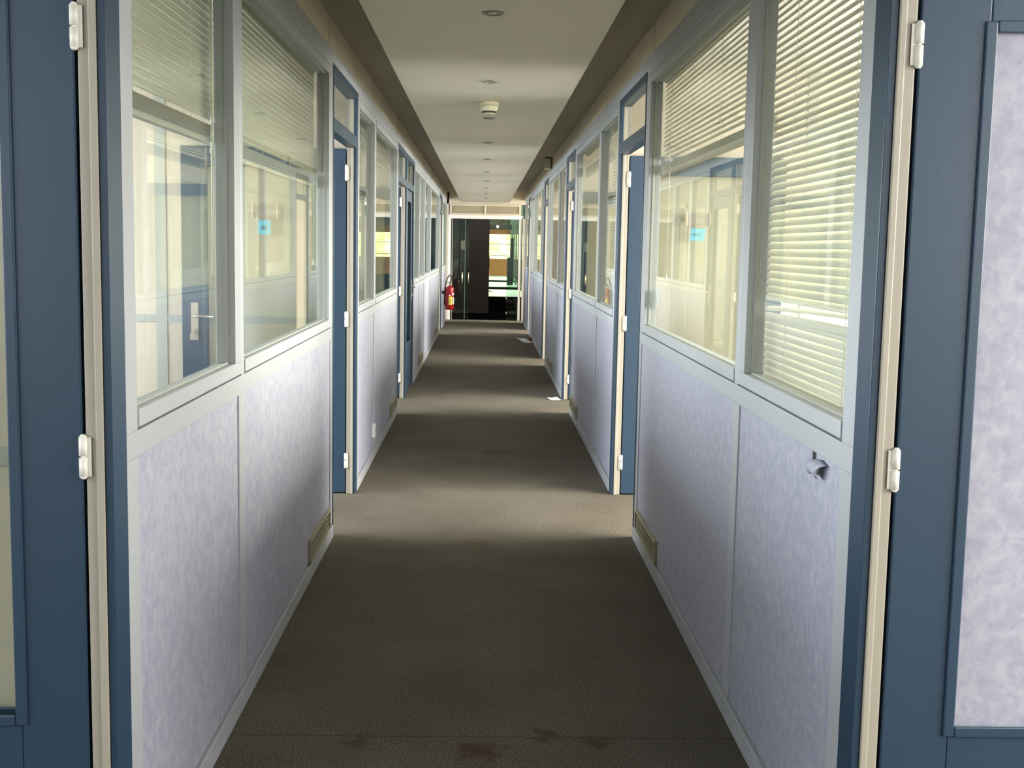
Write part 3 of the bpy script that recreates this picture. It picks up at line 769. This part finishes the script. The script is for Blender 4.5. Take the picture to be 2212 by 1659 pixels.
# torn wallpaper flap beneath the nearest right window
pn = panels['R', 3]
m_ = MB(); hx = R.x(.0056); m_.box(hx - .0006, hx + .0004, 2.802, 2.832, .968, 1.0098); m_.build('tear_shade_patch', BLACK, pn)  # black patch on the panel painted as the dark inside the tear
bm = bmesh.new(); N = 10; rows = []
for j in range(N + 1):
    s = j / N; row = []
    for i in range(7):
        q = i / 6 - .5
        ang = s * 2.7; rad = .022
        off = rad * math.sin(ang) + .004; zz = 1.0 - rad * (1 - math.cos(ang)) * .9
        y = 2.742 + q * .095 * (1 - .25 * s) + s * .03
        row.append(bm.verts.new((R.x(.006) - off, y, zz - .012 * abs(q))))
    rows.append(row)
for r0, r1 in zip(rows, rows[1:]):
    for i in range(6):
        f = bm.faces.new((r0[i], r0[i + 1], r1[i + 1], r1[i])); f.smooth = True
m_ = MB(); m_.b.free(); m_.b = bm; o = m_.build('wallpaper_flap', LILAC, pn); o['label'] = 'curled torn flap of lilac wallpaper'
md = o.modifiers.new('thickness', 'SOLIDIFY'); md.thickness = .0008

# ------------------------------------------------------------------ fire extinguisher on the left wall
ex, ey = -.612, 21.8
fe = empty('fire_extinguisher', (ex, ey, .33), 'red fire extinguisher with yellow label hanging at the far left', 'fire extinguisher')
m_ = MB(); m_.lathe(ex, ey, [(0, .335), (.060, .335), (.074, .345), (.078, .36), (.078, .70), (.074, .735), (.055, .752), (.025, .758), (.02, .775), (0, .775)], n=40); m_.build('cylinder', RED, fe)
m_ = MB(); m_.cyl((ex, ey, .770), (ex, ey, .815), .016); m_.box(ex - .05, ex + .035, ey - .008, ey + .008, .80, .812); m_.box(ex - .045, ex + .035, ey - .007, ey + .007, .825, .835); m_.build('valve', STEEL, fe)
m_ = MB(); m_.tube([(ex - .01, ey, .80), (ex + .03, ey, .87), (ex + .035, ey - .01, .95), (ex - .005, ey - .02, .965), (ex - .045, ey - .02, .90), (ex - .072, ey - .01, .80), (ex - .088, ey, .66), (ex - .090, ey, .50), (ex - .088, ey, .42)], .011, n=10); m_.build('hose', BLACK, fe)
m_ = MB(); a0, a1 = math.radians(-100), math.radians(-52)
for k in range(8):
    t0 = a0 + (a1 - a0) * k / 8; t1 = a0 + (a1 - a0) * (k + 1) / 8
    v = [m_.b.verts.new((ex + .0792 * math.cos(t), ey + .0792 * math.sin(t), z)) for t, z in ((t0, .43), (t1, .43), (t1, .575), (t0, .575))]
    m_.b.faces.new(v)
m_.build('yellow_label', YEL, fe)
m_ = MB()
for (q0, q1, z0, z1) in ((-95, -85, .535, .555), (-92, -60, .512, .520), (-90, -62, .50, .505), (-88, -75, .46, .49)):
    for k in range(6):
        t0 = math.radians(q0 + (q1 - q0) * k / 6); t1 = math.radians(q0 + (q1 - q0) * (k + 1) / 6)
        v = [m_.b.verts.new((ex + .0797 * math.cos(t), ey + .0797 * math.sin(t), z)) for t, z in ((t0, z0), (t1, z0), (t1, z1), (t0, z1))]
        m_.b.faces.new(v)
m_.build('label_print', INK, fe)
for (q0, q1, z0, z1) in ((-45, 10, .60, .64), (-40, 15, .44, .56), (-95, -75, .59, .61)):
    m_ = MB()
    for k in range(6):
        t0 = math.radians(q0 + (q1 - q0) * k / 6); t1 = math.radians(q0 + (q1 - q0) * (k + 1) / 6)
        v = [m_.b.verts.new((ex + .0792 * math.cos(t), ey + .0792 * math.sin(t), z)) for t, z in ((t0, z0), (t1, z0), (t1, z1), (t0, z1))]
        m_.b.faces.new(v)
    m_.build('white_print', PAPER, fe)
m_ = MB(); m_.box(XL + .001, ex - .055, ey - .02, ey + .02, .62, .68); m_.build('wall_bracket', BLACK, fe)
m_ = MB(); m_.lathe(ex + .02, ey - .03, [(0, .80), (.014, .80), (.014, .815), (0, .815)], n=12); m_.build('pressure_gauge', BRASS, fe)
